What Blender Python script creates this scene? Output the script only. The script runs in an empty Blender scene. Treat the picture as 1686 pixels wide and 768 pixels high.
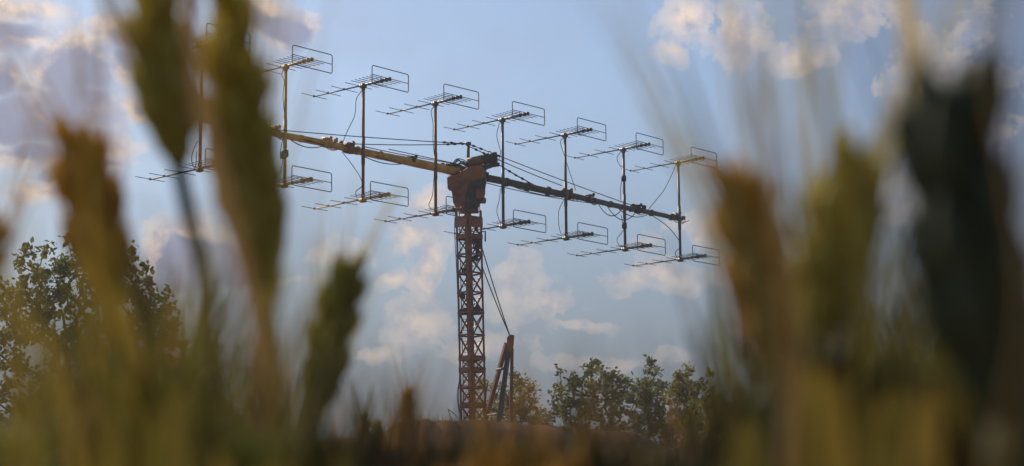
import bpy, math, random
import numpy as np
from mathutils import Vector, Matrix, noise

# ------------------------------------------------------------------ camera
F = 3400.0                      # focal length in photo pixels (1686 wide)
PITCH, ROLL = 0.1734, -0.0095
CAM = Vector((0, 0, 0.95))
cp, sp = math.cos(PITCH), math.sin(PITCH)
FWD = Vector((0, cp, sp)); UP0 = Vector((0, -sp, cp)); R0 = Vector((1, 0, 0))
RIGHT = R0 * math.cos(ROLL) + UP0 * math.sin(ROLL)
UP = UP0 * math.cos(ROLL) - R0 * math.sin(ROLL)

def P(px, py, D):
    """world point seen at photo pixel (px, py), D metres along the view axis"""
    return CAM + FWD * D + RIGHT * ((px - 843) / F * D) + UP * ((384 - py) / F * D)

scene = bpy.context.scene
cam_d = bpy.data.cameras.new('camera'); cam = bpy.data.objects.new('camera', cam_d)
scene.collection.objects.link(cam); scene.camera = cam
cam.matrix_world = Matrix((
    (RIGHT.x, UP.x, -FWD.x, CAM.x), (RIGHT.y, UP.y, -FWD.y, CAM.y),
    (RIGHT.z, UP.z, -FWD.z, CAM.z), (0, 0, 0, 1)))
cam_d.sensor_width = 36; cam_d.lens = F / 1686 * 36
cam_d.clip_start = 0.02; cam_d.clip_end = 6000
cam_d.dof.use_dof = True; cam_d.dof.focus_distance = 52
cam_d.dof.aperture_fstop = 15.0

SUN_AZ, SUN_EL = math.radians(-42), math.radians(36)      # azimuth from +Y towards +X
SUN_DIR = Vector((math.sin(SUN_AZ) * math.cos(SUN_EL), math.cos(SUN_AZ) * math.cos(SUN_EL), math.sin(SUN_EL)))
sl = bpy.data.lights.new('sun', 'SUN'); so = bpy.data.objects.new('sun', sl); scene.collection.objects.link(so)
sl.energy = 4.5; sl.angle = math.radians(0.5); sl.color = (1.0, 0.86, 0.68)
so.rotation_euler = (-SUN_DIR).to_track_quat('-Z', 'Y').to_euler(); so.location = (0, 0, 30)

scene.view_settings.view_transform = 'Standard'; scene.view_settings.look = 'None'
scene.view_settings.exposure = 0.0; scene.view_settings.gamma = 1.0
scene.render.engine = 'CYCLES'
scene.cycles.use_denoising = True
scene.cycles.max_bounces = 6; scene.cycles.diffuse_bounces = 3; scene.cycles.glossy_bounces = 2
scene.cycles.transmission_bounces = 4; scene.cycles.sample_clamp_indirect = 4

# ------------------------------------------------------------------ sky
world = bpy.data.worlds.new('World'); scene.world = world; world.use_nodes = True
def build_sky():
    nt = world.node_tree; N = nt.nodes; L = nt.links; N.clear()
    def node(t, **k):
        n = N.new(t)
        for a, b in k.items(): setattr(n, a, b)
        return n
    def math_(op, a, b=None, clamp=False):
        n = node('ShaderNodeMath', operation=op); n.use_clamp = clamp
        for i, v in enumerate((a, b)):
            if v is None: continue
            if isinstance(v, (int, float)): n.inputs[i].default_value = v
            else: L.new(v, n.inputs[i])
        return n.outputs[0]
    def vmath(op, a, b=None):
        n = node('ShaderNodeVectorMath', operation=op)
        for i, v in enumerate((a, b)):
            if v is None: continue
            if isinstance(v, tuple): n.inputs[i].default_value = v
            else: L.new(v, n.inputs[i])
        return n.outputs['Value'] if op == 'LENGTH' else n.outputs[0]
    def mix(f, a, b):
        n = node('ShaderNodeMix', data_type='RGBA')
        if isinstance(f, (int, float)): n.inputs[0].default_value = f
        else: L.new(f, n.inputs[0])
        for s, v in ((6, a), (7, b)):
            if isinstance(v, tuple): n.inputs[s].default_value = v + (1,)
            else: L.new(v, n.inputs[s])
        return n.outputs[2]
    def smooth(x, lo, hi, a=0.0, b=1.0):
        n = node('ShaderNodeMapRange', interpolation_type='SMOOTHSTEP')
        L.new(x, n.inputs[0]); n.inputs[1].default_value = lo; n.inputs[2].default_value = hi
        n.inputs[3].default_value = a; n.inputs[4].default_value = b
        return n.outputs[0]
    tc = node('ShaderNodeTexCoord'); g = tc.outputs['Generated']
    sep = node('ShaderNodeSeparateXYZ'); L.new(vmath('NORMALIZE', g), sep.inputs[0])
    az = math_('ARCTAN2', sep.outputs[0], sep.outputs[1])
    el = math_('ARCSINE', sep.outputs[2])
    K = 57.2958 / 10                          # sky position in tens of degrees
    cmb = node('ShaderNodeCombineXYZ')
    L.new(math_('MULTIPLY', az, K), cmb.inputs[0]); L.new(math_('MULTIPLY', el, K), cmb.inputs[1])
    pos = cmb.outputs[0]
    def noise_(v, scale, detail, rough=0.55, dist=0.0):
        n = node('ShaderNodeTexNoise'); n.inputs['Scale'].default_value = scale
        n.inputs['Detail'].default_value = detail; n.inputs['Roughness'].default_value = rough
        n.inputs['Distortion'].default_value = dist
        L.new(v, n.inputs['Vector']); return n.outputs['Fac']
    def sky_pos(px, py):
        d = (P(px, py, 1) - CAM).normalized()
        return (math.atan2(d.x, d.y) * K, math.asin(d.z) * K, 0)
    S = K / F                                 # one photo pixel in those units
    #        px    py   rx   ry  density
    blobs = CLOUDS
    warp = node('ShaderNodeTexNoise'); warp.inputs['Scale'].default_value = 4.5; warp.inputs['Detail'].default_value = 3
    L.new(pos, warp.inputs['Vector'])
    wv = vmath('MULTIPLY', vmath('SUBTRACT', warp.outputs['Color'], (.5, .5, .5)), (.16, .13, 0))
    posw = vmath('ADD', pos, wv)
    def field(v):
        acc = None
        for (px, py, rx, ry, w) in blobs:
            c = sky_pos(px, py)
            q = vmath('MULTIPLY', vmath('SUBTRACT', v, c), (1 / (rx * S), 1 / (ry * S), 0))
            f = math_('MULTIPLY', math_('SUBTRACT', 1.25, vmath('LENGTH', q)), w)
            acc = f if acc is None else math_('MAXIMUM', acc, f)
        n1 = noise_(v, 8.5, 8, .60)
        return math_('ADD', acc, math_('ADD', math_('MULTIPLY', math_('SUBTRACT', n1, .5), 1.25), math_('MULTIPLY', math_('SUBTRACT', noise_(v, 26.0, 6, .6), .5), .42))), acc
    d0, a0 = field(posw)
    d1, _ = field(vmath('ADD', posw, (-.035, .05, 0)))       # a little towards the sun
    body = math_('MULTIPLY', smooth(d0, .05, .20), smooth(a0, .10, .75, .30, 1))
    # thick cloud hides the sun behind it; thin rims and the edges that face the sun glow
    shade = smooth(math_('ADD', math_('MULTIPLY', d0, .45), math_('MULTIPLY', d1, .55)), .22, .66)
    shade = math_('MULTIPLY', shade, smooth(math_('ADD', math_('MULTIPLY', a0, .5), math_('MULTIPLY', d1, .5)), .34, .72, .12, 1))
    sky = node('ShaderNodeTexSky', sky_type='NISHITA'); sky.sun_disc = False
    sky.sun_elevation = SUN_EL; sky.sun_rotation = SUN_AZ
    sky.air_density = 1.0; sky.dust_density = SKY['dust']; sky.ozone_density = 2.0
    base = mix(1.0, sky.outputs[0], SKY['tint']); base.node.blend_type = 'MULTIPLY'
    # thin veils of high cloud and the grey bank low over the land
    veil = smooth(noise_(vmath('MULTIPLY', pos, (1, 1.6, 1)), 1.6, 5, .6), .38, .75, 0, .35)
    base = mix(veil, base, SKY['veil'])
    low = smooth(el, math.radians(2.5), math.radians(15), SKY['low_amt'], 0)
    side = smooth(az, math.radians(2), math.radians(17), 0, SKY['side_amt'])
    base = mix(side, base, SKY['side'])
    base = mix(low, base, SKY['low'])
    # far clouds elsewhere on the dome
    thick = mix(smooth(noise_(pos, 5.0, 4, .5), .35, .65), SKY['thick'], SKY['thick2']); rimc = mix(smooth(noise_(pos, 11.0, 5, .6), .38, .66), SKY['rim'], SKY['rim2']); cl = mix(shade, rimc, thick)
    cl = mix(math_('MULTIPLY', low, .45), cl, SKY['low'])
    amt = math_('MULTIPLY', body, SKY['cloud_amt'])
    amt = math_('MULTIPLY', amt, smooth(el, math.radians(2), math.radians(8), .35, 1))
    out = mix(amt, base, cl)
    bg = node('ShaderNodeBackground'); L.new(out, bg.inputs[0]); bg.inputs[1].default_value = 0.1
    o = node('ShaderNodeOutputWorld'); L.new(bg.outputs[0], o.inputs[0])

CLOUDS = [
    (10, 65, 90, 34, .8), (125, 112, 78, 56, 1.15), (190, 60, 60, 30, .8), (15, 205, 95, 48, 1.15), (115, 178, 85, 42, 1.1), (60, 150, 60, 22, .6),
    (40, 262, 90, 26, .75), (160, 232, 70, 26, .75), (235, 178, 42, 22, .8), (75, 322, 75, 20, .65), (175, 262, 50, 18, .5), (20, 20, 90, 24, .8), (215, 110, 40, 40, .8), (-10, 130, 50, 40, 1.0), (250, 60, 50, 30, .6), (110, 300, 70, 20, .6),
    (300, 405, 66, 50, 1.25), (262, 425, 34, 34, .95), (352, 425, 50, 40, 1.1), (330, 452, 90, 18, .9), (400, 464, 80, 12, .6), (262, 458, 50, 16, .6), (520, 462, 60, 10, .35),
    (480, 55, 52, 40, 1.15), (430, 25, 60, 36, .9), (705, 328, 48, 22, .55), (668, 385, 34, 44, .50), (702, 440, 30, 80, .56),
    (655, 452, 26, 16, .5), (690, 535, 60, 46, .46), (620, 575, 70, 20, .46), (340, 560, 50, 14, .4), (560, 420, 60, 24, .40), (765, 350, 30, 16, .35),
    (1085, 452, 85, 28, .46), (850, 480, 60, 60, .36), (780, 560, 90, 24, .38), (1000, 590, 120, 16, .36), (1160, 372, 75, 26, .42), (1010, 462, 36, 14, .3), (1200, 450, 60, 20, .36), (1060, 400, 40, 16, .3),
    (905, 510, 55, 26, .40), (960, 538, 60, 12, .42), (1135, 28, 66, 44, .55), (1222, 50, 42, 66, .52), (1310, 108, 48, 30, .46), (1110, 80, 30, 26, .4),
    (1400, 30, 80, 50, .42), (1560, 120, 120, 90, .34), (1500, 330, 90, 60, .3),
    (-300, 300, 240, 140, .9), (-700, 60, 300, 160, .9), (-160, -250, 300, 120, .8), (700, -420, 400, 110, .8),
    (2100, 60, 300, 130, .8), (2600, 380, 300, 130, .9), (1500, -300, 260, 90, .7), (-1300, 350, 350, 160, .9),
]
SKY = dict(dust=1.6, tint=(.98, 1.06, 1.14), veil=(3.7, 4.4, 5.8), low=(1.15, 1.35, 1.68), low_amt=1.0, side=(1.4, 1.8, 2.9), side_amt=.75,
           rim=(10.2, 8.0, 6.3), rim2=(5.2, 4.9, 5.5), thick=(2.7, 3.1, 4.7), thick2=(3.7, 3.9, 5.3), cloud_amt=.95)
build_sky()

# ------------------------------------------------------------------ materials
def material(name, col, rough=.7, col2=None, scale=8.0, metal=0.0, translucent=0.0, tcol=None, bump=0.0, stretch=(1, 1, 1), spec=.3, coord='Object', contrast=(.35, .65), rand=0.0):
    m = bpy.data.materials.new(name); m.use_nodes = True
    nt = m.node_tree; N = nt.nodes; L = nt.links
    b = N['Principled BSDF']; out = N['Material Output']
    b.inputs['Roughness'].default_value = rough; b.inputs['Metallic'].default_value = metal
    b.inputs['Specular IOR Level'].default_value = spec
    tc = N.new('ShaderNodeTexCoord'); mp = N.new('ShaderNodeMapping'); L.new(tc.outputs[coord], mp.inputs[0]); mp.inputs['Scale'].default_value = stretch
    nz = N.new('ShaderNodeTexNoise'); nz.inputs['Scale'].default_value = scale; nz.inputs['Detail'].default_value = 6; L.new(mp.outputs[0], nz.inputs['Vector'])
    rp = N.new('ShaderNodeValToRGB'); L.new(nz.outputs['Fac'], rp.inputs[0])
    rp.color_ramp.elements[0].position = contrast[0]; rp.color_ramp.elements[1].position = contrast[1]
    rp.color_ramp.elements[0].color = tuple(col) + (1,); rp.color_ramp.elements[1].color = tuple(col2 or [c * 1.35 for c in col]) + (1,)
    colout = rp.outputs[0]
    if rand:
        oi = N.new('ShaderNodeObjectInfo'); hs = N.new('ShaderNodeHueSaturation')
        mr = N.new('ShaderNodeMapRange'); L.new(oi.outputs['Random'], mr.inputs[0]); mr.inputs[3].default_value = 1 - rand; mr.inputs[4].default_value = 1 + rand
        L.new(mr.outputs[0], hs.inputs['Value']); L.new(colout, hs.inputs['Color']); colout = hs.outputs[0]
    L.new(colout, b.inputs['Base Color'])
    if bump:
        bp = N.new('ShaderNodeBump'); bp.inputs['Strength'].default_value = bump; bp.inputs['Distance'].default_value = .02
        L.new(nz.outputs['Fac'], bp.inputs['Height']); L.new(bp.outputs[0], b.inputs['Normal'])
    if translucent:
        t = N.new('ShaderNodeBsdfTranslucent')
        if tcol: t.inputs[0].default_value = tuple(tcol) + (1,)
        else: L.new(colout, t.inputs[0])
        mx = N.new('ShaderNodeMixShader'); mx.inputs[0].default_value = translucent
        L.new(b.outputs[0], mx.inputs[1]); L.new(t.outputs[0], mx.inputs[2]); L.new(mx.outputs[0], out.inputs[0])
    return m

M = dict(
    steel=material('blue_grey_steel', (.07, .09, .115), .45, (.13, .13, .14), 9, metal=.2),
    weathered=material('weathered_steel', (.085, .065, .05), .6, (.05, .05, .052), 8),
    rustmast=material('rusty_mast_steel', (.30, .13, .055), .55, (.15, .08, .05), 7),  # rust brown that also carries the flare tint of the left masts
    ochre=material('ochre_painted_steel', (.74, .45, .10), .5, (.48, .27, .06), 5),  # orange lens flare put into the steel's colour
    tower=material('red_brown_painted_steel', (.27, .09, .05), .5, (.11, .055, .04), 9),
    cabinet=material('brown_cabinet_paint', (.34, .12, .055), .55, (.20, .08, .045), 3),
    dark=material('dark_steel', (.025, .028, .034), .55, (.05, .045, .045), 6),
    wire=material('black_wire', (.03, .035, .045), .6),
    wood=material('grey_brown_bark', (.055, .042, .03), .9, (.10, .08, .06), 14, bump=.4, stretch=(1, 1, .3)),
    leafd=material('dark_green_leaf', (.035, .055, .018), .55, (.075, .095, .025), .9, translucent=.35, tcol=(.19, .20, .04), rand=.2),
    leafy=material('olive_leaf', (.075, .075, .020), .55, (.12, .105, .03), .9, translucent=.35, tcol=(.32, .27, .05), rand=.2),
    soil=material('red_brown_soil', (.12, .048, .028), .95, (.17, .075, .042), 1.3, bump=.6),
    field=material('dry_field_ground', (.10, .08, .04), .95, (.17, .13, .06), .5, bump=.3),
    w_olive=material('olive_wheat', (.32, .275, .07), .6, (.44, .37, .11), 60, translucent=.5, tcol=(.9, .78, .2), rand=.12),
    w_gold=material('golden_wheat', (.40, .26, .07), .6, (.50, .35, .11), 60, translucent=.5, tcol=(.88, .60, .13), rand=.12),
    w_green=material('green_wheat', (.16, .17, .045), .6, (.24, .24, .06), 60, translucent=.45, tcol=(.6, .56, .10), rand=.12),
    w_dark=material('dark_green_wheat', (.05, .065, .04), .7, (.08, .09, .05), 60, translucent=.25, tcol=(.14, .15, .06)),
    w_brown=material('dry_brown_wheat', (.15, .10, .055), .8, (.20, .135, .075), 60, translucent=.4, tcol=(.24, .15, .07), rand=.12),
    w_deep=material('deep_olive_wheat', (.16, .16, .04), .6, (.23, .22, .06), 60, translucent=.45, tcol=(.62, .58, .11)),
    w_leaf=material('olive_wheat_leaf', (.09, .078, .025), .7, (.13, .11, .035), 40, translucent=.3, tcol=(.20, .16, .03), rand=.15),  # leaf colour darkened to stand for shade low in the crop
    w_leafgold=material('golden_brown_wheat_leaf', (.15, .105, .03), .7, (.20, .145, .045), 40, translucent=.35, tcol=(.30, .21, .04), rand=.15),  # gold leaf, likewise with shade put into its colour
    w_straw=material('pale_straw', (.40, .33, .17), .65, (.5, .42, .24), 60, translucent=.5, tcol=(.75, .6, .32)),
)

# ------------------------------------------------------------------ mesh helpers
class MB:
    def __init__(s): s.v = []; s.f = []
    def add(s, vs, fs):
        o = len(s.v); s.v += [tuple(v) for v in vs]; s.f += [tuple(i + o for i in f) for f in fs]
    def box(s, c, ax, ay, az):            # centre and three half-axis vectors
        c = Vector(c); ax, ay, az = Vector(ax), Vector(ay), Vector(az); vs = [c + ax * i + ay * j + az * k for i in (-1, 1) for j in (-1, 1) for k in (-1, 1)]
        s.add(vs, [(0, 1, 3, 2), (4, 6, 7, 5), (0, 4, 5, 1), (2, 3, 7, 6), (0, 2, 6, 4), (1, 5, 7, 3)])
    def tube(s, pts, r, n=6, cap=True):
        pts = [Vector(p) for p in pts]
        rs = r if isinstance(r, (list, tuple)) else [r] * len(pts)
        u = None; vs = []
        for i, p in enumerate(pts):
            t = (pts[min(i + 1, len(pts) - 1)] - pts[max(i - 1, 0)])
            t = t.normalized() if t.length > 1e-9 else Vector((0, 0, 1))
            if u is None: u = t.orthogonal().normalized()
            else:
                u = u - t * u.dot(t); u = u.normalized() if u.length > 1e-6 else t.orthogonal().normalized()
            w = t.cross(u)
            for k in range(n):
                a = 2 * math.pi * k / n; vs.append(p + (u * math.cos(a) + w * math.sin(a)) * rs[i])
        fs = [(i * n + k, i * n + (k + 1) % n, (i + 1) * n + (k + 1) % n, (i + 1) * n + k) for i in range(len(pts) - 1) for k in range(n)]
        if cap: fs += [tuple(range(n))[::-1], tuple(range((len(pts) - 1) * n, len(pts) * n))]
        s.add(vs, fs)
    def bar(s, a, b, w, h=None, up=Vector((0, 0, 1))):
        a, b = Vector(a), Vector(b); t = b - a
        x = t.cross(up); x = x.normalized() if x.length > 1e-5 else Vector((1, 0, 0)); y = x.cross(t).normalized()
        s.box((a + b) / 2, t / 2, x * (w / 2), y * ((h or w) / 2))
    def prism(s, front, back):
        n = len(front); s.add(list(front) + list(back), [tuple(range(n)), tuple(range(2 * n - 1, n - 1, -1))] + [(i, i + n, (i + 1) % n + n, (i + 1) % n) for i in range(n)])
    def build(s, name, m, parent=None, smooth=False, origin=None):
        me = bpy.data.meshes.new(name)
        off = Vector((0, 0, 0)) if origin is None else Vector(origin)
        me.from_pydata([(v[0] - off.x, v[1] - off.y, v[2] - off.z) for v in s.v], [], s.f); me.update()
        for mm in (m if isinstance(m, (list, tuple)) else [m]): me.materials.append(mm)
        if smooth: me.polygons.foreach_set('use_smooth', [True] * len(me.polygons))
        o = bpy.data.objects.new(name, me); scene.collection.objects.link(o)
        if parent is not None: o.parent = parent
        elif origin is not None: o.location = off
        return o

def tag(o, label=None, cat=None, group=None, kind=None):
    for k, v in (('label', label), ('category', cat), ('group', group), ('kind', kind)):
        if v: o[k] = v
    return o
def empty(name, loc, label=None, cat=None, group=None):
    o = bpy.data.objects.new(name, None); scene.collection.objects.link(o); o.location = loc; o.empty_display_size = .2
    return tag(o, label, cat, group)
def spline(pts, n):
    """Catmull-Rom through the points"""
    pts = [Vector(p) for p in pts]; q = [pts[0] * 2 - pts[1]] + pts + [pts[-1] * 2 - pts[-2]]; out = []
    for i in range(len(pts) - 1):
        a, b, c, d = q[i:i + 4]
        for k in range(n):
            t = k / n
            out.append(.5 * ((2 * b) + (c - a) * t + (2 * a - 5 * b + 4 * c - d) * t * t + (3 * b - a - 3 * c + d) * t ** 3))
    out.append(pts[-1]); return out
def sag(a, b, s, n=8):
    a, b = Vector(a), Vector(b)
    return [a.lerp(b, i / n) - Vector((0, 0, 4 * s * (i / n) * (1 - i / n))) for i in range(n + 1)]

# ------------------------------------------------------------------ ground and mound
rng = random.Random(5)
g = MB()
xs = [-3000, -600, -150, -40, 0, 40, 150, 600, 3000]; ys = [-600, -100, -10, 5, 20, 60, 150, 600, 4500]
g.add([(x, y, 0) for y in ys for x in xs], [(j * 9 + i, j * 9 + i + 1, (j + 1) * 9 + i + 1, (j + 1) * 9 + i) for j in range(8) for i in range(8)])
tag(g.build('ground', M['field']), kind='structure')

# mound of earth that the radar stands on: skyline read along its brow, then a flat top and battered sides
BROW = [(200, 745), (420, 735), (540, 720), (600, 719), (632, 716), (642, 704), (662, 694), (700, 687), (745, 690), (800, 694), (880, 698), (960, 706), (1040, 711), (1066, 720), (1092, 741), (1130, 765), (1200, 800)]
def build_mound():
    D0, D1 = 50.0, 60.0
    pts = [P(px, py, D0) for px, py in BROW]
    def brow(x):
        if x <= pts[0].x: return pts[0].z * max(0, 1 - (pts[0].x - x) / 9)
        if x >= pts[-1].x: return pts[-1].z * max(0, 1 - (x - pts[-1].x) / 6)
        for a, b in zip(pts, pts[1:]):
            if a.x <= x <= b.x: return a.z + (b.z - a.z) * (x - a.x) / (b.x - a.x)
    mb = MB(); nx, ny = 260, 60
    X0, X1 = pts[0].x - 9, pts[-1].x + 6; y0 = pts[8].y
    vs = []
    for j in range(ny + 1):
        yy = y0 - 6 + 24 * j / ny
        for i in range(nx + 1):
            x = X0 + (X1 - X0) * i / nx; h = brow(x)
            e = 1.0
            if yy < y0: e = max(0, 1 - (y0 - yy) / 5.2)
            if yy > y0 + 11: e = max(0, 1 - (yy - y0 - 11) / 5.5)
            z = h * e + (noise.noise(Vector((x * .8, yy * .8, 0))) * .10 + noise.noise(Vector((x * 3.5, yy * 3.5, 3))) * .05 + noise.noise(Vector((x * 9, yy * 9, 7))) * .03) * min(1, e * 3) - .02
            if yy > y0: z -= .02 * min(1, yy - y0)
            vs.append((x, yy, z))
    W = nx + 1
    mb.add(vs, [(j * W + i, j * W + i + 1, (j + 1) * W + i + 1, (j + 1) * W + i) for j in range(ny) for i in range(nx)])
    tag(mb.build('mound', M['soil'], smooth=True), kind='structure')
    # short dry grass growing on the brow
    gb = MB(); r = random.Random(8)
    for _ in range(1500):
        x = r.uniform(pts[2].x, pts[-3].x); y = y0 + r.uniform(-1.2, 1.5); z = brow(x) * (1 if y > y0 else 1 - (y0 - y) / 5.2) - .05
        h = r.uniform(.05, .16) * (1.5 if r.random() < .1 else 1); lx, ly = r.uniform(-.05, .05), r.uniform(-.05, .05); w = .006
        gb.add([(x - w, y, z), (x + w, y, z), (x + lx, y + ly, z + h + .05)], [(0, 1, 2)])
    tag(gb.build('grass', M['w_brown']), kind='stuff')
    return brow, y0
brow_height, MOUND_Y = build_mound()

# ------------------------------------------------------------------ radar: aerial array
CZ = CAM.z
A0 = Vector((-1.075, 52.308, 0)); AD = Vector((1.6986, 1.9221, 0)); AN = AD.normalized()   # along the boom
PN = Vector((-AN.y, AN.x, 0))                                                             # the way the aerials point
Z = Vector((0, 0, 1))
ZT, ZB, ZM = CZ + 12.356, CZ + 9.556, CZ + 10.74
def at(k, z=0.0, off=0.0): return A0 + AD * (k - 3.5) + PN * off + Z * z

array = empty('radar_array', at(3.5, ZM), 'wide rotating radar array of sixteen aerials on a long boom', 'radar antenna')
ORI = array.location.copy()
def child(mb, name, m, parent=None, smooth=True):
    o = mb.build(name, m, None, smooth)
    me = o.data
    base = Vector((0, 0, 0)); q = parent
    while q is not None: base += q.location; q = q.parent
    me.transform(Matrix.Translation(-base)); o.parent = parent
    return o

def yagi_meshes(rust):
    """the aerial at the origin: x along the boom, y the way it points, z up"""
    r = {}
    def V(x, y, z=0): return AN * x + PN * y + Z * z
    a = MB(); a.tube([V(0, 1.78), V(0, .1)], .017, 6); a.tube([V(0, .15), V(0, -.93)], .034, 8)
    for t in (-.9, -.78, -.62): a.box(V(0, t, .0), AN * .045, PN * .02, Z * .045)
    a.box(V(0, 0, -.02), AN * .05, PN * .07, Z * .055)
    r['boom'] = a
    d = []
    for t, w in ((1.76, .43), (1.25, .44), (.68, .45), (.17, .46)):
        m = MB(); m.tube([V(-w, t, .012), V(w, t, .012)], .0085, 5); m.box(V(0, t, .012), AN * .03, PN * .016, Z * .022); d.append(m)
    r['director'] = d
    c = MB()
    for i, t in enumerate((-.05, -.2, -.34, -.48, -.62, -.75)):
        w = .47 + .012 * i; c.tube([V(-w, t, .02), V(w, t, .02)], .0085, 5)
    c.tube([V(-.12, -.05, .05), V(-.12, -.75, .05)], .006, 4); c.tube([V(.12, -.05, .05), V(.12, -.75, .05)], .006, 4)
    r['dipole_row'] = c
    f = MB(); w, h, b, y = .63, .225, .05, -.93
    loop = []
    for cx, cz, a0 in ((w - b, h - b, 0), (-w + b, h - b, 90), (-w + b, -h + b, 180), (w - b, -h + b, 270)):
        for k in range(4):
            an = math.radians(a0 + 30 * k); loop.append(V(cx + b * math.cos(an), y, cz + b * math.sin(an)))
    f.tube(loop + [loop[0]], .012, 5, cap=False); f.tube([V(-w, y), V(w, y)], .010, 5)
    r['reflector_frame'] = f
    return r
ym = yagi_meshes(False)
def place_yagi(k, z, mats, tilt=0.0):
    mt_boom, mt_el = mats
    loc = at(k, z) + Vector((0, 0, .03 if z > ZM else -.03))
    src = YAGI.get('mesh')
    rot = Matrix.Rotation(tilt, 4, Z)
    o = None
    def mk(mb, name, m, parent):
        key = (id(mb), m.name)
        if key not in YAGI:
            t = mb.build(name, m, None, True); YAGI[key] = t.data; bpy.data.objects.remove(t)
        ob = bpy.data.objects.new(name, YAGI[key]); scene.collection.objects.link(ob); ob.parent = parent; return ob
    o = mk(ym['boom'], 'yagi_antenna', mt_boom, array); o.location = loc - ORI; o.rotation_euler = (0, math.radians(0.3 * math.sin(k * 7 + z)), tilt)
    for d in ym['director']: mk(d, 'director', mt_el, o)
    mk(ym['dipole_row'], 'dipole_row', mt_el, o); mk(ym['reflector_frame'], 'reflector_frame', mt_el, o)
YAGI = {}
rr = random.Random(3)
for k in range(8):
    left = k <= 2
    mm = M['ochre'] if k == 1 else M['rustmast'] if k in (0, 2, 3) else M['steel']  # left masts hold the warm flare in their colour
    mb = MB(); w = .030 if k != 3 else .028
    mb.tube([at(k, ZT, -.0), at(k, ZB, -.0)], .038, 8); mb.tube([at(k, ZM + .35), at(k, ZM - .35)], .046, 8)
    for zz in (ZT - .06, ZB + .06): mb.tube([at(k, zz + .03), at(k, zz - .03)], .05, 8)
    child(mb, 'mast', mm, array)
    el = M['steel']
    place_yagi(k, ZT, (M['ochre'] if k == 1 else M['steel'], el), math.radians(rr.uniform(-1.5, 1.5)))
    place_yagi(k, ZB, (M['ochre'] if k in (1, 2) else M['rustmast'] if k in (0, 3) else M['steel'], el), math.radians(rr.uniform(-1.5, 1.5)))

# the horizontal boom, passing just behind the masts; thicker towards the middle
OFF = .10
def boom_run(k0, k1, r0, r1, m, n=10):
    mb = MB(); ks = [k0 + (k1 - k0) * i / n for i in range(n + 1)]
    mb.tube([at(k, ZM + .008 * math.sin(k * 5), OFF) for k in ks], [r0 + (r1 - r0) * i / n for i in range(n + 1)], 12)
    for k in ks[1:-1:2]: mb.tube([at(k - .015, ZM, OFF), at(k + .015, ZM, OFF)], r0 * 1.22, 12)
    return child(mb, 'boom', m, array)
boom_run(-.08, 1.8, .075, .085, M['ochre']); boom_run(1.8, 3.35, .09, .115, M['ochre'])  # left boom runs, flare streak painted as ochre
boom_run(3.6, 5.25, .10, .085, M['weathered']); boom_run(5.25, 7.08, .08, .065, M['steel'])
def lump(k, m, seed, s=1.0):
    mb = MB(); r = random.Random(seed); c = at(k, ZM, OFF)
    mb.tube([c - AN * .10, c + AN * .10], .125 * s, 10)
    for i in range(7):
        q = c + AN * r.uniform(-.25, .25) + Z * r.uniform(-.02, .16) * s + PN * r.uniform(-.12, .12)
        mb.box(q, AN * r.uniform(.025, .06), PN * r.uniform(.02, .05), Z * r.uniform(.025, .06))
    mb.tube([c + Z * .1 - PN * .12, c + Z * .16 + PN * .12], .035, 8)
    mb.tube([c + Z * .13 + AN * .14, c + Z * .2 + AN * .17], .045, 8)
    for i in range(3):
        a = c + AN * r.uniform(-.3, 0); mb.tube(sag(a, a + AN * r.uniform(.4, .7) + Z * r.uniform(-.03, .03), r.uniform(.05, .14)), .011, 4)
    child(mb, 'boom_joint', m, array)
lump(1.84, M['rustmast'], 1); lump(1.55, M['ochre'], 2, .75); lump(5.08, M['rustmast'], 3, .8); lump(5.45, M['dark'], 4, .6); lump(6.28, M['dark'], 5, .8); lump(3.2, M['rustmast'], 6, .8); lump(2.7, M['dark'], 9, .6); lump(.9, M['ochre'], 7, .7); lump(7.0, M['steel'], 8, .45)
# wire bundles that hang under the boom
for k0, k1, s in ((5.6, 6.0, .25), (5.75, 6.25, .3), (2.0, 2.6, .1), (1.1, 1.5, .1), (5.95, 6.45, .14), (4.2, 5.0, .06)):
    mb = MB(); mb.tube(sag(at(k0, ZM - .08, OFF), at(k1, ZM - .08, OFF), s), .014, 4); child(mb, 'cable', M['wire'], array)
# feeder cables from each aerial down its mast and across to the boom
def cable(pts, r=.011):
    mb = MB(); mb.tube(spline(pts, 7), r, 4); child(mb, 'cable', M['wire'], array)
def px_at(px, py, k=None):                       # point in the plane of the array under a photo pixel
    d = (P(px, py, 1) - CAM); n = PN; t = (A0 - CAM).dot(n) / d.dot(n); return CAM + d * t
for pts in (
    [(597, 148), (587, 163), (584, 190), (572, 216), (563, 238)], [(563, 250), (580, 272), (593, 292), (596, 306), (586, 316), (588, 326)],
    [(714, 176), (710, 184), (713, 205), (713, 235), (716, 262)], [(716, 275), (714, 300), (712, 322), (706, 338), (712, 346)],
    [(822, 203), (818, 225), (824, 250), (821, 266)], [(824, 310), (822, 330), (818, 348), (824, 368)],
    [(926, 228), (923, 236), (931, 262), (940, 290), (948, 314)], [(928, 330), (920, 348), (920, 370), (923, 384)],
    [(1022, 250), (1016, 260), (1020, 272), (1028, 278), (1028, 288), (1022, 306), (1022, 330)], [(1023, 355), (1026, 372), (1026, 380), (1016, 394), (1020, 405), (1026, 406)],
    [(1112, 274), (1105, 290), (1094, 312), (1080, 330), (1067, 346)], [(1072, 354), (1090, 366), (1104, 378), (1118, 396)], [(1120, 408), (1112, 416), (1114, 424)],
    [(467, 114), (464, 124), (468, 134), (466, 160), (468, 185)], [(466, 228), (462, 250), (465, 268), (460, 290)], [(325, 232), (316, 256), (318, 274), (326, 277)], [(324, 250), (322, 276)]):
    cable([px_at(*p) for p in pts])
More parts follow.
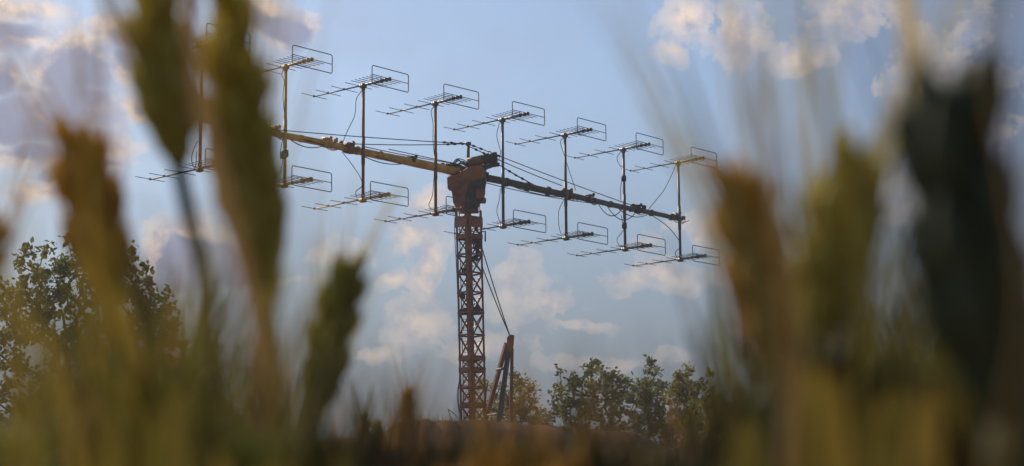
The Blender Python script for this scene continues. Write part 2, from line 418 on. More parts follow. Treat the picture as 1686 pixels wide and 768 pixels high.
for (px, py) in ((1027, 294), (1028, 372), (466, 256), (470, 253)):       # clamps and small coils on the masts
    mb = MB(); c = px_at(px, py)
    lp = [c + AN * .09 * math.cos(a) + Z * .09 * math.sin(a) for a in [i * math.pi / 5 for i in range(11)]]
    mb.tube(lp, .012, 4, cap=False); mb.box(c, AN * .05, PN * .05, Z * .08); child(mb, 'cable_clamp', M['dark'], array)

# ------------------------------------------------------------------ radar: head that carries the boom
TD = (at(3.5, 0) - CAM).dot(FWD) + (ZM - CZ) * sp
def hp(px, py, off=0.0): return P(px, py, TD + off)
head = MB()
out = [(736, 293), (757, 286), (771, 276), (792, 272), (799, 284), (800, 300), (795, 325), (786, 342), (770, 348), (752, 345), (746, 334), (744, 316), (737, 311)]
head.prism([hp(x, y, -.42) for x, y in out], [hp(x + 2, y - 4, .42) for x, y in out])
child(head, 'drive_cabinet', M['cabinet'], array, False)  # brown body colour also holds the warm flare
side = MB()                                        # added dark sheet on the right half, where the painted flare tint stops
o2 = [(776, 300), (799, 292), (799, 320), (787, 344), (764, 346), (766, 326)]
side.prism([hp(x, y, -.50) for x, y in o2], [hp(x, y, -.43) for x, y in o2]); child(side, 'cabinet_cover', M['dark'], array, False)
def hbox(name, m, x0, y0, x1, y1, d0, d1, tilt=0):
    mb = MB(); c = [(x0, y0), (x1, y0 + tilt), (x1, y1 + tilt), (x0, y1)]
    mb.prism([hp(x, y, d0) for x, y in c], [hp(x, y, d1) for x, y in c]); return child(mb, name, m, array, False)
hbox('boom_socket', M['dark'], 786, 282, 805, 293, -.25, .45, 2)
hbox('junction_box', M['cabinet'], 784, 311, 798, 326, -.6, .1, 1)
hbox('junction_box', M['cabinet'], 739, 296, 748, 314, -.55, -.43, 0)
hbox('hatch', M['rustmast'], 750, 298, 770, 318, -.47, -.425, -3)
mb = MB(); mb.tube([hp(781, 330, -.3), hp(799, 331, -.2)], .075, 12); child(mb, 'motor', M['cabinet'], array)
mb = MB(); mb.tube([hp(770, 268, -.1), hp(797, 262, -.05)], .115, 14); child(mb, 'counterweight', M['rustmast'], array)
mb = MB(); mb.tube([hp(795, 263, -.05), hp(806, 261, -.03)], .14, 14); mb.tube([hp(806, 261, -.03), hp(818, 260, 0)], .15, 14); mb.tube([hp(805, 263, 0), hp(812, 272, 0)], .06, 8); child(mb, 'counterweight', M['dark'], array)
mb = MB(); mb.bar(hp(785, 277, -.1), hp(822, 271, .1), .09); mb.bar(hp(790, 281), hp(812, 273), .07); child(mb, 'stay_arm', M['dark'], array, False)
mb = MB(); mb.bar(hp(738, 272, .1), hp(772, 281, .1), .13); mb.bar(hp(740, 285, .1), hp(758, 290, .1), .07); child(mb, 'stay_arm', M['rustmast'], array, False)
mb = MB(); mb.tube([hp(771, 236), hp(771, 272)], .04, 8); mb.tube([hp(771, 234), hp(771, 240)], .075, 10); child(mb, 'stay_pole', M['steel'], array)
def stay(pts, ins=(), r=.012):
    mb = MB(); P3 = pts; mb.tube(P3, r, 5)
    for t in ins:
        L_ = sum((P3[i + 1] - P3[i]).length for i in range(len(P3) - 1)); d = t * L_
        for i in range(len(P3) - 1):
            s_ = (P3[i + 1] - P3[i]).length
            if d <= s_:
                c = P3[i].lerp(P3[i + 1], d / s_); v = (P3[i + 1] - P3[i]).normalized(); mb.tube([c - v * .06, c - v * .03, c + v * .03, c + v * .06], [.016, .030, .030, .016], 7); break
            d -= s_
    child(mb, 'stay_wire', M['wire'], array)
T0 = hp(771, 237)
stay(sag(px_at(330, 202), T0, .04, 10), (.90, .93, .97)); stay(sag(px_at(575, 237), T0, .03, 6), (.82, .88, .95))
stay(sag(T0, px_at(1045, 340), .03, 8), (.03, .07, .12, .17)); stay(sag(T0 - Z * .06, px_at(925, 306), .03, 8), (.08, .16, .24))
T1 = hp(822, 272, .1)
stay(sag(T1, px_at(876, 303), .02, 5), (.3, .5, .7)); stay(sag(T1, px_at(905, 318), .02, 5), (.2, .45))
T2 = hp(742, 286, .1)
stay(sag(T2, px_at(500, 230), .05, 8), (.04, .08)); stay(sag(T2, px_at(620, 258), .04, 8)); stay(sag(hp(738, 268), px_at(600, 242), .02, 6), ())
stay(sag(hp(795, 300, .1), px_at(985, 336), .06, 8), ()); stay(sag(hp(760, 272), px_at(640, 246), .0, 4), ())
for i in range(7):
    a = rr.uniform(0, 1); cable([hp(735 + 8 * a, 270 + 12 * rr.random(), -.2 * rr.random()), hp(748 + 6 * a, 262 + 12 * rr.random(), -.1), hp(762, 262 + 10 * rr.random(), -.15), hp(772, 268 + 8 * rr.random(), -.1)], .016)

# ------------------------------------------------------------------ radar: lattice tower
tw_top = hp(771.5, 346); tw_bot = P(780, 700, TD)
tw_bot = Vector((tw_bot.x, tw_bot.y, tw_bot.z - .4))
tower = empty('lattice_tower', tw_bot, 'slender red brown steel lattice tower holding up the radar array', 'tower')
RD = .335
YAW = math.radians(-3)
def tz(py):                                            # height on the tower axis seen at photo row py
    return P(777, py, TD).z
def axis(z):
    t = (z - tw_bot.z) / (tw_top.z - tw_bot.z); return tw_bot.lerp(tw_top, t)
def corner(i, z, r=RD):
    a = YAW + i * math.pi / 2; return axis(z) + Vector((math.sin(a), -math.cos(a), 0)) * r       # 0 is the near corner
zt, zb = tz(347), tw_bot.z
for i in range(4):
    mb = MB(); w = .095 if i == 0 else .06
    a = YAW + i * math.pi / 2; n = Vector((math.sin(a), -math.cos(a), 0)); s = n.cross(Z)
    for sg in (1, -1):
        dr = (s * sg - n).normalized(); th = (s + n * sg).normalized()
        mb.box((corner(i, zt) + corner(i, zb)) / 2 + dr * w / 2, (corner(i, zt) - corner(i, zb)) / 2, dr * w / 2, dr.cross(Z) * .006)
    child(mb, 'leg', M['tower'], tower, False)
lv = [(362, 1), (391, 1), (421, 0), (451, 0), (483, 0), (516, 0), (553, 0), (591, 1), (610, 1), (639, 0), (668, 1), (700, 0)]
def chord(z0, z1, m, xbr=True, thick=.055, plate=False):
    pass
for j, (py, pl) in enumerate(lv):
    z = tz(py); mb = MB(); h = .06 if pl else .022
    for i in range(4): 
        a, b = corner(i, z), corner((i + 1) % 4, z); n = (a + b) / 2 - axis(z); n.normalize()
        mb.box((a + b) / 2 + n * .012, (b - a) / 2, n * .008, Z * h)
    child(mb, 'crossbar', M['tower'], tower, False)
    if j + 1 < len(lv):
        z1 = tz(lv[j + 1][0]); mb = MB()
        for i in range(4):
            a, b = corner(i, z), corner((i + 1) % 4, z); c, d = corner(i, z1), corner((i + 1) % 4, z1); n = ((a + b) / 2 - axis(z)).normalized()
            mb.bar(a - n * .01, d - n * .01, .012, .042, n); mb.bar(b - n * .03, c - n * .03, .012, .042, n)
        child(mb, 'brace', M['tower'], tower, False)
# top collar, gusset plates, ladder, boxes bolted inside
mb = MB(); z = tz(368)
for i in (0, 3):
    a, b = corner(i, z), corner((i + 1) % 4, z); n = ((a + b) / 2 - axis(z)).normalized(); mb.box((a + b) / 2 + n * .03, (b - a) / 2, n * .008, Z * .12)
mb.tube([axis(tz(352)), axis(tz(336))], .26, 14); child(mb, 'collar', M['cabinet'], tower, False)
lad = MB(); lc = [axis(z) + Vector((-.17, -.02, 0)) for z in (zb, zt)]
for dx in (-.07, .07): lad.tube([p + Vector((dx, 0, 0)) for p in lc], .012, 5)
nr = int((zt - zb) / .28)
for i in range(nr): z = zb + .28 * i; c = axis(z) + Vector((-.17, -.02, 0)); lad.tube([c - Vector((.07, 0, 0)), c + Vector((.07, 0, 0))], .009, 4)
child(lad, 'ladder', M['dark'], tower, False)
for (x, y, w, h) in ((786, 402, .12, .17), (781, 426, .10, .07), (766, 447, .09, .10), (786, 413, .05, .2), (764, 514, .09, .09), (785, 511, .10, .11), (762, 488, .06, .10), (775, 517, .26, .03)):
    mb = MB(); mb.box(P(x, y, TD), (w, 0, 0), (0, .1, 0), (0, 0, h * .7)); mb.box(P(x + 1, y - h * 45, TD), (w * .5, 0, 0), (0, .06, 0), (0, 0, h * .4)); child(mb, 'equipment_box', M['dark'], tower, False)
mb = MB(); mb.tube([hp(789, 383), hp(799, 381), hp(799, 398)], .022, 6); mb.tube([hp(784, 366, -.1), hp(784, 379, -.1)], .05, 8); child(mb, 'bracket', M['dark'], tower)
mb = MB(); mb.tube(spline([hp(750, 345, -.2), hp(748.5, 380, -.2), hp(752, 450, -.2), hp(756, 560, -.2), hp(756.5, 620, -.2), hp(753, 650, -.2), hp(757, 690, -.2)], 6), .012, 4); mb.tube(spline([hp(758, 625, -.2), hp(755, 640, -.2), hp(755, 665, -.2), hp(760, 690, -.2)], 6), .012, 4); child(mb, 'cable', M['wire'], tower)

# derrick with its two stay cables, to the right of the tower
foot = P(822, 700, TD + .4)
derrick = empty('derrick', foot, 'leaning A shaped steel derrick with brown head beside the lattice tower', 'derrick')
def dleg(a, b, w, m):
    mb = MB(); a, b = Vector(a), Vector(b); mb.bar(a, b, w); mb.box(b + (a - b).normalized() * .1, (w * .8, 0, 0), (0, w * .8, 0), (0, 0, .05)); child(mb, 'leg', m, derrick, False)
dleg(P(834, 566, TD + .5), P(795, 706, TD + 1.6), .10, M['rustmast']); dleg(P(838, 572, TD + .5), P(820, 708, TD - .9), .105, M['dark']); dleg(P(843, 574, TD + .5), P(841, 706, TD + .9), .085, M['tower'])
mb = MB(); q = [(835, 556), (839, 551), (847, 552), (846, 566), (843, 586), (837, 588), (834, 578)]
mb.prism([P(x, y, TD + .35) for x, y in q], [P(x, y, TD + .65) for x, y in q]); child(mb, 'derrick_head', M['cabinet'], derrick, False)
mb = MB(); mb.tube([P(818, 609, TD + .8), P(830, 607, TD + .1)], .035, 6); child(mb, 'rung', M['dark'], derrick)
mb = MB(); mb.tube([P(802, 684, TD + 1.4), P(822, 682, TD - .6)], .03, 6); child(mb, 'rung', M['tower'], derrick)
mb = MB(); mb.tube([P(797, 684, TD + .9), P(800, 640, TD + .9)], .03, 6); child(mb, 'rung', M['tower'], derrick)
for a in ((794, 410), (793, 437)):
    mb = MB(); mb.tube(sag(P(a[0], a[1], TD), P(839, 552, TD + .5), .04, 8), .015, 5); child(mb, 'cable', M['wire'], derrick)
# a bent bare twig leaning by the foot of the tower
mb = MB(); mb.tube(spline([P(744, 692, TD - .5), P(740, 682, TD - .5), P(738, 674, TD - .5)], 5), .014, 4); mb.tube(spline([P(754, 688, TD - .5), P(746, 680, TD - .5), P(739, 675, TD - .5)], 5), .012, 4)
o = mb.build('bent_rod', M['wire']); tag(o, 'thin bent rod sticking up at the left foot of the lattice tower', 'rod')

# ------------------------------------------------------------------ trees
def make_tree(name, label, lobes, D, base_px, leafm, nclus, leaf=.10, depth=2.2, seed=1, per=34, cat='tree', group=None, cl_r=.32, spread=1.0):
    r = random.Random(seed); sc = D / F
    base = P(base_px, 768, D); base.z = -.1
    root = empty(name, base, label, cat, group)
    area = [lx[2] ** 2 for lx in lobes]; tot = sum(area); cl = []
    for (lx, ly, lr), a in zip(lobes, area):
        n = max(2, round(nclus * a / tot)); c = P(lx, ly, D + r.uniform(-.5, .5))
        for _ in range(n):
            while True:
                v = Vector((r.uniform(-1, 1), r.uniform(-1, 1), r.uniform(-1, 1)))
                if .35 < v.length < (1.22 if r.random() < .25 else 1): break
            R_ = lr * sc; cl.append(c + Vector((v.x * R_, v.y * max(R_, depth * .5), v.z * R_)))
    cl.sort(key=lambda p: p.z)
    cx = sum(p.x for p in cl) / len(cl); zmin = min(p.z for p in cl); zmax = max(p.z for p in cl)
    nodes = [base.copy()]; par = [-1]
    top = Vector((cx, base.y, base.z + (zmax - base.z) * .72)); n = 14
    for i in range(1, n + 1):
        t = i / n; nodes.append(base.lerp(top, t) + Vector((math.sin(t * 5 + seed) * .12, math.cos(t * 4 + seed) * .12, 0))); par.append(i - 1)
    ends = []
    cl.sort(key=lambda p: (p - top).length)
    for c in cl:
        best, bi = 1e9, 0
        for i, q in enumerate(nodes):
            d = c - q; dd = d.length
            pen = dd + max(0, -d.z + .2 * dd) * 1.6
            if pen < best: best, bi = pen, i
        a = nodes[bi]; L_ = (c - a).length; k = max(1, int(L_ / .35)); prev = bi
        for s in range(1, k + 1):
            t = s / k; q = a.lerp(c, t) + Vector((r.gauss(0, .03), r.gauss(0, .03), r.gauss(0, .03) - .10 * L_ * t * (1 - t)))
            nodes.append(q); par.append(prev); prev = len(nodes) - 1
        ends.append((prev, (c - a).normalized() if L_ > .01 else Z))
    w = [0.0] * len(nodes)
    for e, _ in ends: w[e] += 1
    for i in range(len(nodes) - 1, 0, -1): w[par[i]] += w[i]
    rad = [.010 * (max(x, .6) ** .47) for x in w]
    tb = MB()
    for i in range(1, len(nodes)):
        tb.tube([nodes[par[i]], nodes[i]], [rad[par[i]] if w[par[i]] < w[i] * 2.5 else rad[i] * 1.1, rad[i]], 7 if rad[i] > .05 else 4, cap=False)
    lv, lf = [], []
    def leaf_at(p, s, nrm):
        u = nrm.orthogonal().normalized(); a = r.uniform(0, 6.283); u = Matrix.Rotation(a, 3, nrm) @ u; v = nrm.cross(u); o_ = len(lv)
        lv.extend([p, p + u * s * .5 + v * s * .38 + nrm * s * .1, p + u * s * 1.0 + v * s * .22, p + u * s * 1.25, p + u * s * 1.0 - v * s * .22, p + u * s * .5 - v * s * .38 + nrm * s * .1]); lf.append(tuple(range(o_, o_ + 6)))
    for e, dr in ends:
        c = nodes[e]
        for _ in range(3):                                  # twigs
            q = c + (dr + Vector((r.gauss(0, .7), r.gauss(0, .7), r.gauss(0, .6) + .2))).normalized() * r.uniform(.5, 1.15) * cl_r
            tb.tube([c, (c + q) / 2 + Vector((0, 0, -.02)), q], [.008, .006, .004], 3, cap=False)
            m = int(per / 3 * r.uniform(.5, 1.5))
            for _ in range(m):
                t = r.uniform(.15, 1.1); p = c.lerp(q, t) + Vector((r.gauss(0, 1), r.gauss(0, 1), r.gauss(0, 1))) * .30 * cl_r * spread
                leaf_at(p, leaf * r.uniform(.6, 1.2), Vector((r.gauss(0, 1), r.gauss(0, 1), r.gauss(.6, 1))).normalized())
    lb = MB(); lb.v = [tuple(v) for v in lv]; lb.f = lf
    child(tb, 'trunk', M['wood'], root, True); child(lb, 'crown', leafm, root, False)
    return root

make_tree('poplar_tree', 'tall leafy tree rising behind the wheat on the far left', [(122, 415, 26), (70, 440, 26), (95, 470, 40), (40, 505, 42), (8, 560, 42), (100, 540, 50), (195, 455, 34), (228, 490, 36), (170, 500, 40), (258, 535, 28), (285, 560, 20), (235, 560, 40), (55, 650, 50), (140, 600, 50), (240, 620, 45), (292, 610, 24), (300, 655, 22), (100, 710, 60), (20, 720, 50), (190, 700, 60), (280, 720, 40), (-60, 640, 60), (-40, 720, 60)],
          44, 130, M['leafd'], 540, leaf=.12, seed=11, per=26, cl_r=.21)
make_tree('round_tree', 'broad round leafy tree right of the derrick behind the mound', [(935, 630, 18), (975, 610, 14), (985, 625, 22), (1012, 635, 20), (950, 652, 26), (1032, 640, 16), (985, 660, 30), (1028, 672, 24), (925, 668, 18), (900, 690, 12), (950, 695, 26), (1010, 705, 30)],
          64, 985, M['leafd'], 135, leaf=.12, seed=21, per=26, cl_r=.21)
make_tree('pointed_tree', 'narrow pointed tree with a bare twig tip beside the broad round tree', [(1072, 604, 5), (1073, 622, 11), (1060, 645, 16), (1083, 650, 18), (1072, 675, 24), (1062, 705, 24), (1085, 720, 24)],
          62, 1075, M['leafd'], 78, leaf=.12, seed=31, per=26, cl_r=.20)
make_tree('slender_tree', 'slender two topped tree with yellowish leaves right of the pointed tree', [(1132, 612, 8), (1131, 628, 12), (1112, 632, 9), (1113, 650, 13), (1150, 635, 12), (1135, 655, 15), (1118, 685, 18), (1142, 690, 20), (1120, 720, 24)],
          60, 1128, M['leafy'], 85, leaf=.12, seed=41, per=24, cl_r=.20)
make_tree('low_tree', 'low rounded olive tree at the right end of the mound', [(1168, 662, 14), (1185, 672, 16), (1155, 672, 14), (1192, 692, 16), (1165, 700, 24), (1190, 725, 24), (1150, 740, 26)],
          58, 1172, M['leafy'], 80, leaf=.12, seed=51, per=24, cl_r=.20)
make_tree('small_tree', 'small dark tree showing left of the right wheat clump', [(1238, 672, 14), (1262, 668, 14), (1250, 695, 22), (1228, 705, 14), (1275, 690, 18), (1255, 735, 26)],
          62, 1250, M['leafd'], 75, leaf=.12, seed=61, per=24, cl_r=.20)
make_tree('distant_tree', 'dark leafy tree glimpsed between the wheat ears on the right', [(1490, 596, 10), (1515, 610, 22), (1550, 598, 20), (1575, 612, 24), (1500, 645, 26), (1545, 650, 36), (1590, 665, 36), (1510, 700, 36), (1570, 720, 40)],
          56, 1540, M['leafd'], 170, leaf=.12, seed=71, per=25, cl_r=.21)
make_tree('bushy_tree', 'bushy tree standing right behind the derrick legs', [(852, 632, 12), (866, 638, 10), (846, 655, 16), (862, 665, 14), (852, 685, 18), (828, 640, 8), (822, 665, 14), (812, 684, 12), (830, 695, 16), (800, 640, 8)],
          66, 845, M['leafy'], 85, leaf=.10, seed=81, per=30, cl_r=.21)
make_tree('shrub', 'low brownish shrub between the left tree and the mound', [(375, 690, 16), (395, 705, 16), (360, 715, 20), (385, 740, 24), (420, 740, 18), (340, 745, 20)],
          50, 378, M['leafy'], 60, leaf=.12, seed=91, per=32, cl_r=.20, cat='shrub')
make_tree('shrub', 'small dark shrub on the skyline left of the broad round tree', [(886, 690, 7), (892, 698, 10), (880, 705, 10)],
          65, 886, M['leafd'], 14, leaf=.12, seed=95, per=30, cl_r=.2, cat='shrub')

# ------------------------------------------------------------------ wheat
def frame(t, seed):
    u = Vector((math.cos(seed), math.sin(seed), .1)); u -= t * u.dot(t); u.normalize(); return u, t.cross(u)
def lobe_mesh(mb, c, t, side, out, L_, w, th):
    """one plump grain husk: pointed at both ends, flattened"""
    n = 6; rings = ((-.5, .25), (-.2, .95), (.15, .9), (.42, .4)); vs = []
    for a, s in rings:
        for k in range(n):
            an = 2 * math.pi * k / n; vs.append(c + t * (a * L_) + side * (math.cos(an) * w * s) + out * (math.sin(an) * th * s))
    vs.append(c + t * (.62 * L_)); fs = [(i * n + k, i * n + (k + 1) % n, (i + 1) * n + (k + 1) % n, (i + 1) * n + k) for i in range(3) for k in range(n)]
    fs += [(3 * n + k, 3 * n + (k + 1) % n, 4 * n) for k in range(n)] + [tuple(range(n))[::-1]]
    mb.add(vs, fs)
def ribbon(mb, pts, w, fold=.15, taper=True):
    pts = spline(pts, 8); n = len(pts); vs = []
    for i, p in enumerate(pts):
        t = (pts[min(i + 1, n - 1)] - pts[max(i - 1, 0)]).normalized(); view = (p - CAM).normalized()
        s = t.cross(view).normalized(); b = s.cross(t); k = i / (n - 1)
        ww = w * (min(1, .45 + k * 3) if not taper else min(1, .5 + k * 2.5) * (1 - k ** 3) ** .6 if k < 1 else 0) * .5 + 1e-5
        vs += [p - s * ww, p + b * ww * fold, p + s * ww]
    mb.add(vs, [(3 * i + j, 3 * i + j + 1, 3 * i + j + 4, 3 * i + j + 3) for i in range(n - 1) for j in (0, 1)])
def wheat(label, mat, ear, stem, D, width=.014, awn_m=None, awns=1.0, awn_len=.075, leaves=(), group=None, seed=0, name='wheat_stalk', gap=None, stem_r=.0018, stem_m=None, awn_dir=0.0, Dtip=None, awn_spread=.28, tip=2.6):
    """ear: photo points from its base to its tip; stem: photo points below it down the picture"""
    r = random.Random(seed + 100); n = len(ear)
    dd = [(D + ((Dtip or D) - D) * i / (n - 1)) for i in range(n)]
    ep = spline([P(x, y, d) for (x, y), d in zip(ear, dd)], 12)
    low = [P(x, y, D) for x, y in stem]
    foot_ = low[-1].copy(); foot_.z = 0; foot_ += Vector((r.uniform(-.03, .03), .03, 0))
    root = empty(name, foot_, label, 'wheat', group)
    sm = MB(); sp_ = [foot_, foot_.lerp(low[-1], .5) + Vector((.004, 0, 0)), foot_.lerp(low[-1], .9)] + spline(low[::-1] + [ep[0]], 6); sm.tube(sp_ + ep[1:-2], [stem_r * 1.1] * len(sp_) + [stem_r * .6] * (len(ep) - 3), 6)
    sp0 = sm; child(sm, 'stem', stem_m or mat, root)
    L_ = sum((ep[i + 1] - ep[i]).length for i in range(len(ep) - 1)); nsp = max(8, int(L_ / (.0050 * width / .014)))
    em, am = MB(), MB()
    seed_a = r.uniform(-.5, .5)
    def along(t):
        d = t * (len(ep) - 1); i = min(int(d), len(ep) - 2); return ep[i].lerp(ep[i + 1], d - i), (ep[i + 1] - ep[i]).normalized()
    for i in range(nsp):
        t = (i + .5) / nsp; c, tg = along(t * .97); view = (c - CAM).normalized(); s = tg.cross(view).normalized(); o_ = s.cross(tg)
        s2 = (s * math.cos(seed_a) + o_ * math.sin(seed_a)); o2 = tg.cross(s2)
        env = min(1, .42 + t * 1.5) * (1 - max(0, t - .66) ** 1.5 * tip)
        wv = width * .5 * env; sd = 1 if i % 2 else -1
        for q, (sg, ks, ko, kl) in enumerate(((sd, .70, 0, 1), (-sd, .42, 0, .9), (sd, .34, .55, .95), (sd, .34, -.55, .95))):
            dr = (tg + s2 * sg * (.38 if q == 0 else .16) + o2 * ko * .4).normalized()
            cc = c + s2 * sg * wv * ks + o2 * ko * wv * 1.0
            lobe_mesh(em, cc, dr, dr.cross(o2).normalized(), o2, (.0135 if q == 0 else .0150) * kl * min(1, env + .3) * width / .014 * r.uniform(.9, 1.1), wv * .50, wv * .48)
            if awns and (q < 2 or r.random() < .35 * awns) and r.random() < .85 * awns:
                al = awn_len * r.uniform(.7, 1.15) * (1 - .25 * t)
                a0 = cc + dr * .006; sp1 = awn_spread * r.uniform(.3, 1.25)
                d1 = (tg + s2 * (sg * sp1 + awn_dir) + o2 * r.uniform(-.22, .22)).normalized(); d2 = (d1 + s2 * sg * .06 + Vector((0, 0, r.uniform(-.05, .08)))).normalized()
                am.tube([a0, a0 + d1 * al * .5, a0 + (d1 + d2).normalized() * al], [.00038, .00028, .0001], 3, cap=False)
    e = child(em, 'ear', mat, root, True)
    if am.v: child(am, 'awns', awn_m or mat, e, True)
    for (pts, lw, lm, ld) in leaves:
        lb = MB(); ribbon(lb, [P(x, y, ld) for x, y in pts], lw); child(lb, 'leaf', lm, root, True)
    return root
W_, Y_ = M['w_leaf'], M['w_leafgold']
O_, G_, N_, K_, B_, S_ = M['w_olive'], M['w_gold'], M['w_green'], M['w_dark'], M['w_brown'], M['w_straw']

wheat('large dark olive wheat ear hanging over the second radar mast', O_, [(432, 470), (425, 380), (405, 280), (388, 140), (368, -70)], [(438, 560), (438, 680), (436, 800)], .48, .0150, S_, 1, seed=1, stem_r=.0026, stem_m=M['w_deep'],
      leaves=(([(440, 800), (440, 640), (446, 520), (470, 440)], .003, W_, .36), ([(435, 820), (436, 700), (437, 560), (434, 470)], .007, W_, .46), ([(430, 820), (425, 560), (362, 300), (322, 120), (312, -80)], .0026, B_, .33)))
wheat('dark olive wheat ear tapering down to the left of the largest ear', O_, [(292, 262), (280, 180), (262, 90), (240, -80)], [(312, 360), (338, 470), (344, 620), (345, 800)], .46, .0130, S_, 1, seed=2, stem_m=K_,
      leaves=(([(340, 790), (336, 560), (330, 420)], .004, K_, .5),))
wheat('golden brown wheat ear rising at an angle before the tall left tree', G_, [(186, 500), (168, 420), (142, 300), (122, 205)], [(200, 580), (206, 680), (205, 810)], .48, .0138, G_, .7, awn_len=.055, seed=3,
      stem_r=.0028, leaves=(([(212, 800), (214, 640), (196, 540), (172, 440)], .008, G_, .5), ([(205, 820), (210, 700), (205, 620), (203, 545)], .008, K_, .47)))
wheat('orange tinged wheat ear cut by the left edge of the photo', G_, [(-34, 520), (-24, 440), (-12, 350)], [(-40, 640), (-45, 800)], .50, .009, G_, .6, awn_len=.04, seed=4)
wheat('olive wheat ear leaning right between the big ears and the mast', M['w_deep'], [(512, 700), (533, 620), (560, 500), (579, 428)], [(505, 760), (500, 820)], .62, .0122, O_, .6, awn_len=.035, seed=5, stem_r=.003,
      leaves=(([(500, 820), (505, 720), (520, 620)], .010, K_, .7),))
wheat('short golden wheat ear standing just left of the lattice tower', G_, [(668, 800), (668, 740), (672, 634)], [(668, 840), (668, 880)], 1.5, .012, G_, .8, awn_len=.05, seed=6)
wheat('small green wheat ear with its tip at the left end of the mound', N_, [(606, 830), (603, 760), (600, 676)], [(608, 870), (608, 900)], 1.7, .011, N_, .7, awn_len=.04, seed=7)
wheat('small green wheat ear just right of another at the mound end', N_, [(622, 850), (620, 770), (622, 690)], [(622, 880), (622, 910)], 1.8, .011, N_, .7, awn_len=.04, seed=8)
wheat('olive wheat ear leaning left nearest the end of the radar boom', G_, [(1300, 640), (1275, 540), (1238, 400), (1196, 262)], [(1318, 700), (1330, 820)], .38, .0116, O_, 1, awn_len=.065, seed=9, awn_spread=.2,
      leaves=(([(1335, 820), (1322, 700), (1290, 560)], .007, W_, .42), ([(1300, 830), (1290, 720), (1270, 620)], .008, Y_, .5)))
wheat('forked olive wheat ear in the middle of the right clump', O_, [(1355, 580), (1372, 470), (1388, 350), (1412, 240)], [(1350, 660), (1345, 820)], .35, .0120, O_, 1, seed=10, awn_len=.055,
      leaves=(([(1362, 820), (1372, 640), (1364, 470), (1326, 295)], .0036, O_, .38), ([(1340, 830), (1352, 660), (1352, 540)], .009, W_, .36)))
wheat('huge near black wheat ear towering at the right edge', K_, [(1668, 700), (1628, 540), (1585, 370), (1562, 110)], [(1665, 780), (1680, 870)], .26, .0138, K_, .35, awn_len=.05, seed=11, stem_r=.003, tip=.5,
      leaves=(([(1700, 900), (1650, 700), (1590, 520), (1540, 360), (1515, 240)], .0028, W_, .28), ([(1760, 900), (1730, 700), (1680, 520), (1630, 380)], .007, K_, .28), ([(1650, 900), (1600, 740), (1560, 600)], .005, W_, .30)))

# leafy wheat without a visible ear, and the low stalks that close the bottom of the picture
def leaf_stalk(label, px, D, leaves, group=None, seed=0, mat=O_):
    r = random.Random(seed); b = P(px, 900, D); b.z = 0
    root = empty('wheat_stalk', b, label, 'wheat', group)
    sm = MB(); e_ = P(*leaves[0][0][0], leaves[0][3]); b_ = b.lerp(e_, .5) + Vector((.004, .004, 0)); sm.tube([b, b_, e_], [.0018, .0014, .0005], 6); child(sm, 'stem', mat, root)
    for pts, lw, lm, ld in leaves:
        lb = MB(); ribbon(lb, [P(x, y, ld) for x, y in pts], lw); child(lb, 'leaf', lm, root)
    return root
leaf_stalk('orange brown wheat blade crossing the clouds on the far left', 150, .30, [([(160, 900), (150, 500), (142, 200), (140, 20)], .0010, Y_, .30), ([(150, 900), (90, 600), (30, 520), (-40, 380)], .0022, Y_, .33)], seed=1)
leaf_stalk('orange wheat blades crossing the top left corner', 60, .22, [([(60, 900), (40, 500), (60, 260), (110, 130), (170, 40)], .0006, Y_, .22), ([(60, 900), (0, 400), (10, 120), (-10, -80)], .0006, Y_, .2)], seed=2)
leaf_stalk('drooping brown wheat blades before the trunk of the tall left tree', 240, .36, [([(250, 880), (240, 700), (215, 580), (190, 470)], .0045, Y_, .36), ([(260, 880), (262, 720), (240, 580)], .006, W_, .36), ([(240, 880), (300, 740), (330, 640)], .006, W_, .42)], seed=3, mat=G_)
leaf_stalk('faint pale wheat blade standing before the rusty mast', 455, .20, [([(470, 900), (480, 560), (500, 300), (520, 60)], .0006, W_, .2)], seed=4)
leaf_stalk('tall olive wheat blade reaching the top right of the picture', 1400, .30, [([(1400, 900), (1420, 500), (1385, 280), (1350, 130), (1325, -60)], .0013, W_, .30)], seed=5)
leaf_stalk('dry brown wheat blades beside the huge near black ear', 1500, .20, [([(1640, 900), (1610, 600), (1535, 350), (1490, 0), (1450, -140)], .0042, S_, .34), ([(1600, 900), (1690, 500), (1640, 150), (1650, -60)], .0005, B_, .19)], seed=6, mat=B_)
leaf_stalk('thin grey green awned blade leaning across the right sky', 1240, .30, [([(1260, 900), (1250, 500), (1170, 250), (1105, 60)], .0014, K_, .30), ([(1280, 900), (1300, 600), (1260, 200), (1200, 20)], .0012, B_, .26)], seed=7)
leaf_stalk('dark upright wheat blade before the slender yellowish tree', 1135, .9, [([(1138, 880), (1136, 760), (1135, 672)], .008, K_, .9)], seed=8, mat=K_)

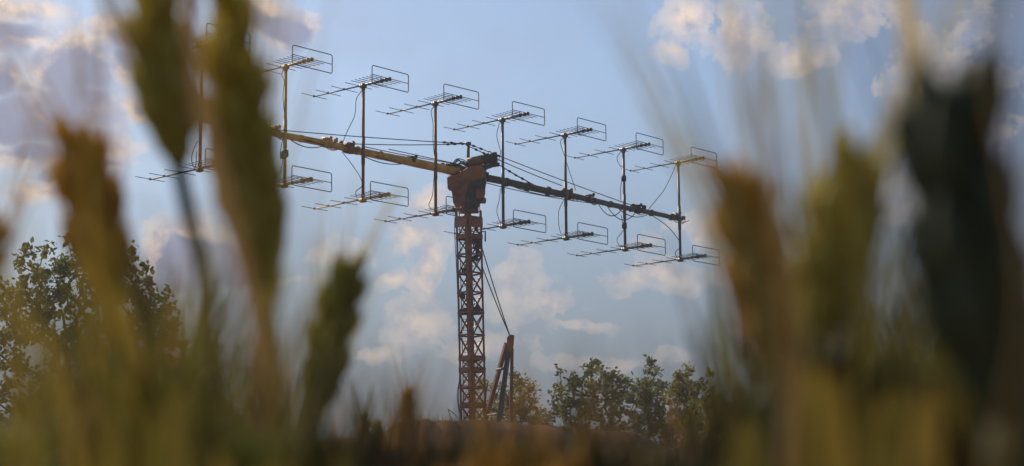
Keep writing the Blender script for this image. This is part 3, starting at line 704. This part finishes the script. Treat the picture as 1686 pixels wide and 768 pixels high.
BAND = dict(a='low blurred wheat stalk in the crowded left bottom corner', b='low blurred wheat stalk along the bottom before the mound', c='low blurred wheat stalk in the dense right bottom corner')
r = random.Random(77)
def band(key, grp, n, x0, x1, ytop, mats, D0, D1):
    mats_ = mats
    for i in range(n):
        x = x0 + (x1 - x0) * (i + r.uniform(.1, .9)) / n; y = ytop(x) + r.uniform(-14, 40); D = r.uniform(D0, D1)
        lean = r.uniform(-.12, .12) * F / 1000; m = r.choice(mats); ln = r.uniform(.07, .09) * F / D
        ear = [(x, y + ln), (x + lean * 10, y + ln * .5), (x + lean * 30, y)]
        lv_ = []
        for q in range(2):
            xx = x + r.uniform(-40, 40); yy = y + r.uniform(10, 70); lv_.append(([(x, 1050), (x + (xx - x) * .3, 860), (xx, yy)], r.uniform(.003, .0065), r.choice([W_, W_, Y_]), D * r.uniform(.8, 1.05)))
        wheat(BAND[key], m, ear, [(x, y + ln + 60), (x, y + ln + 140)], D, r.uniform(.011, .014), m, .6, .032 if key == 'b' else .045, lv_, grp, seed=1000 + i + ord(key[0]) * 50)
band('a', 'low wheat in the left corner', 66, -10, 470, lambda x: 690 if x < 150 else 600 if x < 330 else 700, [M['w_deep'], Y_, W_, N_, B_, W_, G_], .32, .75)  # dark mats paint the neighbours' shade into the low stalks
band('b', 'low wheat before the mound', 56, 470, 1200, lambda x: 730 if x < 620 or x > 1090 else 738, [W_, G_, Y_, W_, B_], .38, .85)
band('c', 'low wheat in the right corner', 70, 1210, 1700, lambda x: 648 - 110 * math.exp(-((x - 1390) / 110) ** 2), [W_, W_, Y_, M['w_deep'], M['w_deep']], .30, .6)
# the rest of the crop, standing round the camera up to the mound
fb = MB(); r = random.Random(99)
for i in range(2600):
    y = r.uniform(2.0, 14) if i % 3 else r.uniform(-3, 2); x = r.uniform(-1, 1) * (2.0 + abs(y) * .45)
    if abs(x) < .45 and y < 2: continue
    h = r.uniform(.78, .95); lx, ly = r.uniform(-.05, .05), r.uniform(-.05, .05); a = Vector((x, y, 0)); b = Vector((x + lx, y + ly, h)); d = (b - a).normalized()
    fb.tube([a, b], .002, 3, cap=False); fb.tube([b, b + d * .03, b + d * .085], [.004, .006, .001], 5, cap=False)
tag(fb.build('wheat_crop', O_), kind='stuff')

# ------------------------------------------------------------------ added veil volume
hz = MB(); hz.box((0, 1950, 14), (3100, 0, 0), (0, 2650, 0), (0, 0, 15.2))
hm = bpy.data.materials.new('air'); hm.use_nodes = True; nt = hm.node_tree; nt.nodes.clear()
vo = nt.nodes.new('ShaderNodeVolumePrincipled'); vo.inputs['Color'].default_value = (.85, .88, .95, 1); vo.inputs['Density'].default_value = .0009; vo.inputs['Anisotropy'].default_value = .2
mo = nt.nodes.new('ShaderNodeOutputMaterial'); nt.links.new(vo.outputs[0], mo.inputs['Volume'])
tag(hz.build('haze', hm), kind='stuff')  # thin haze added to lift the blacks, standing in for lens veil
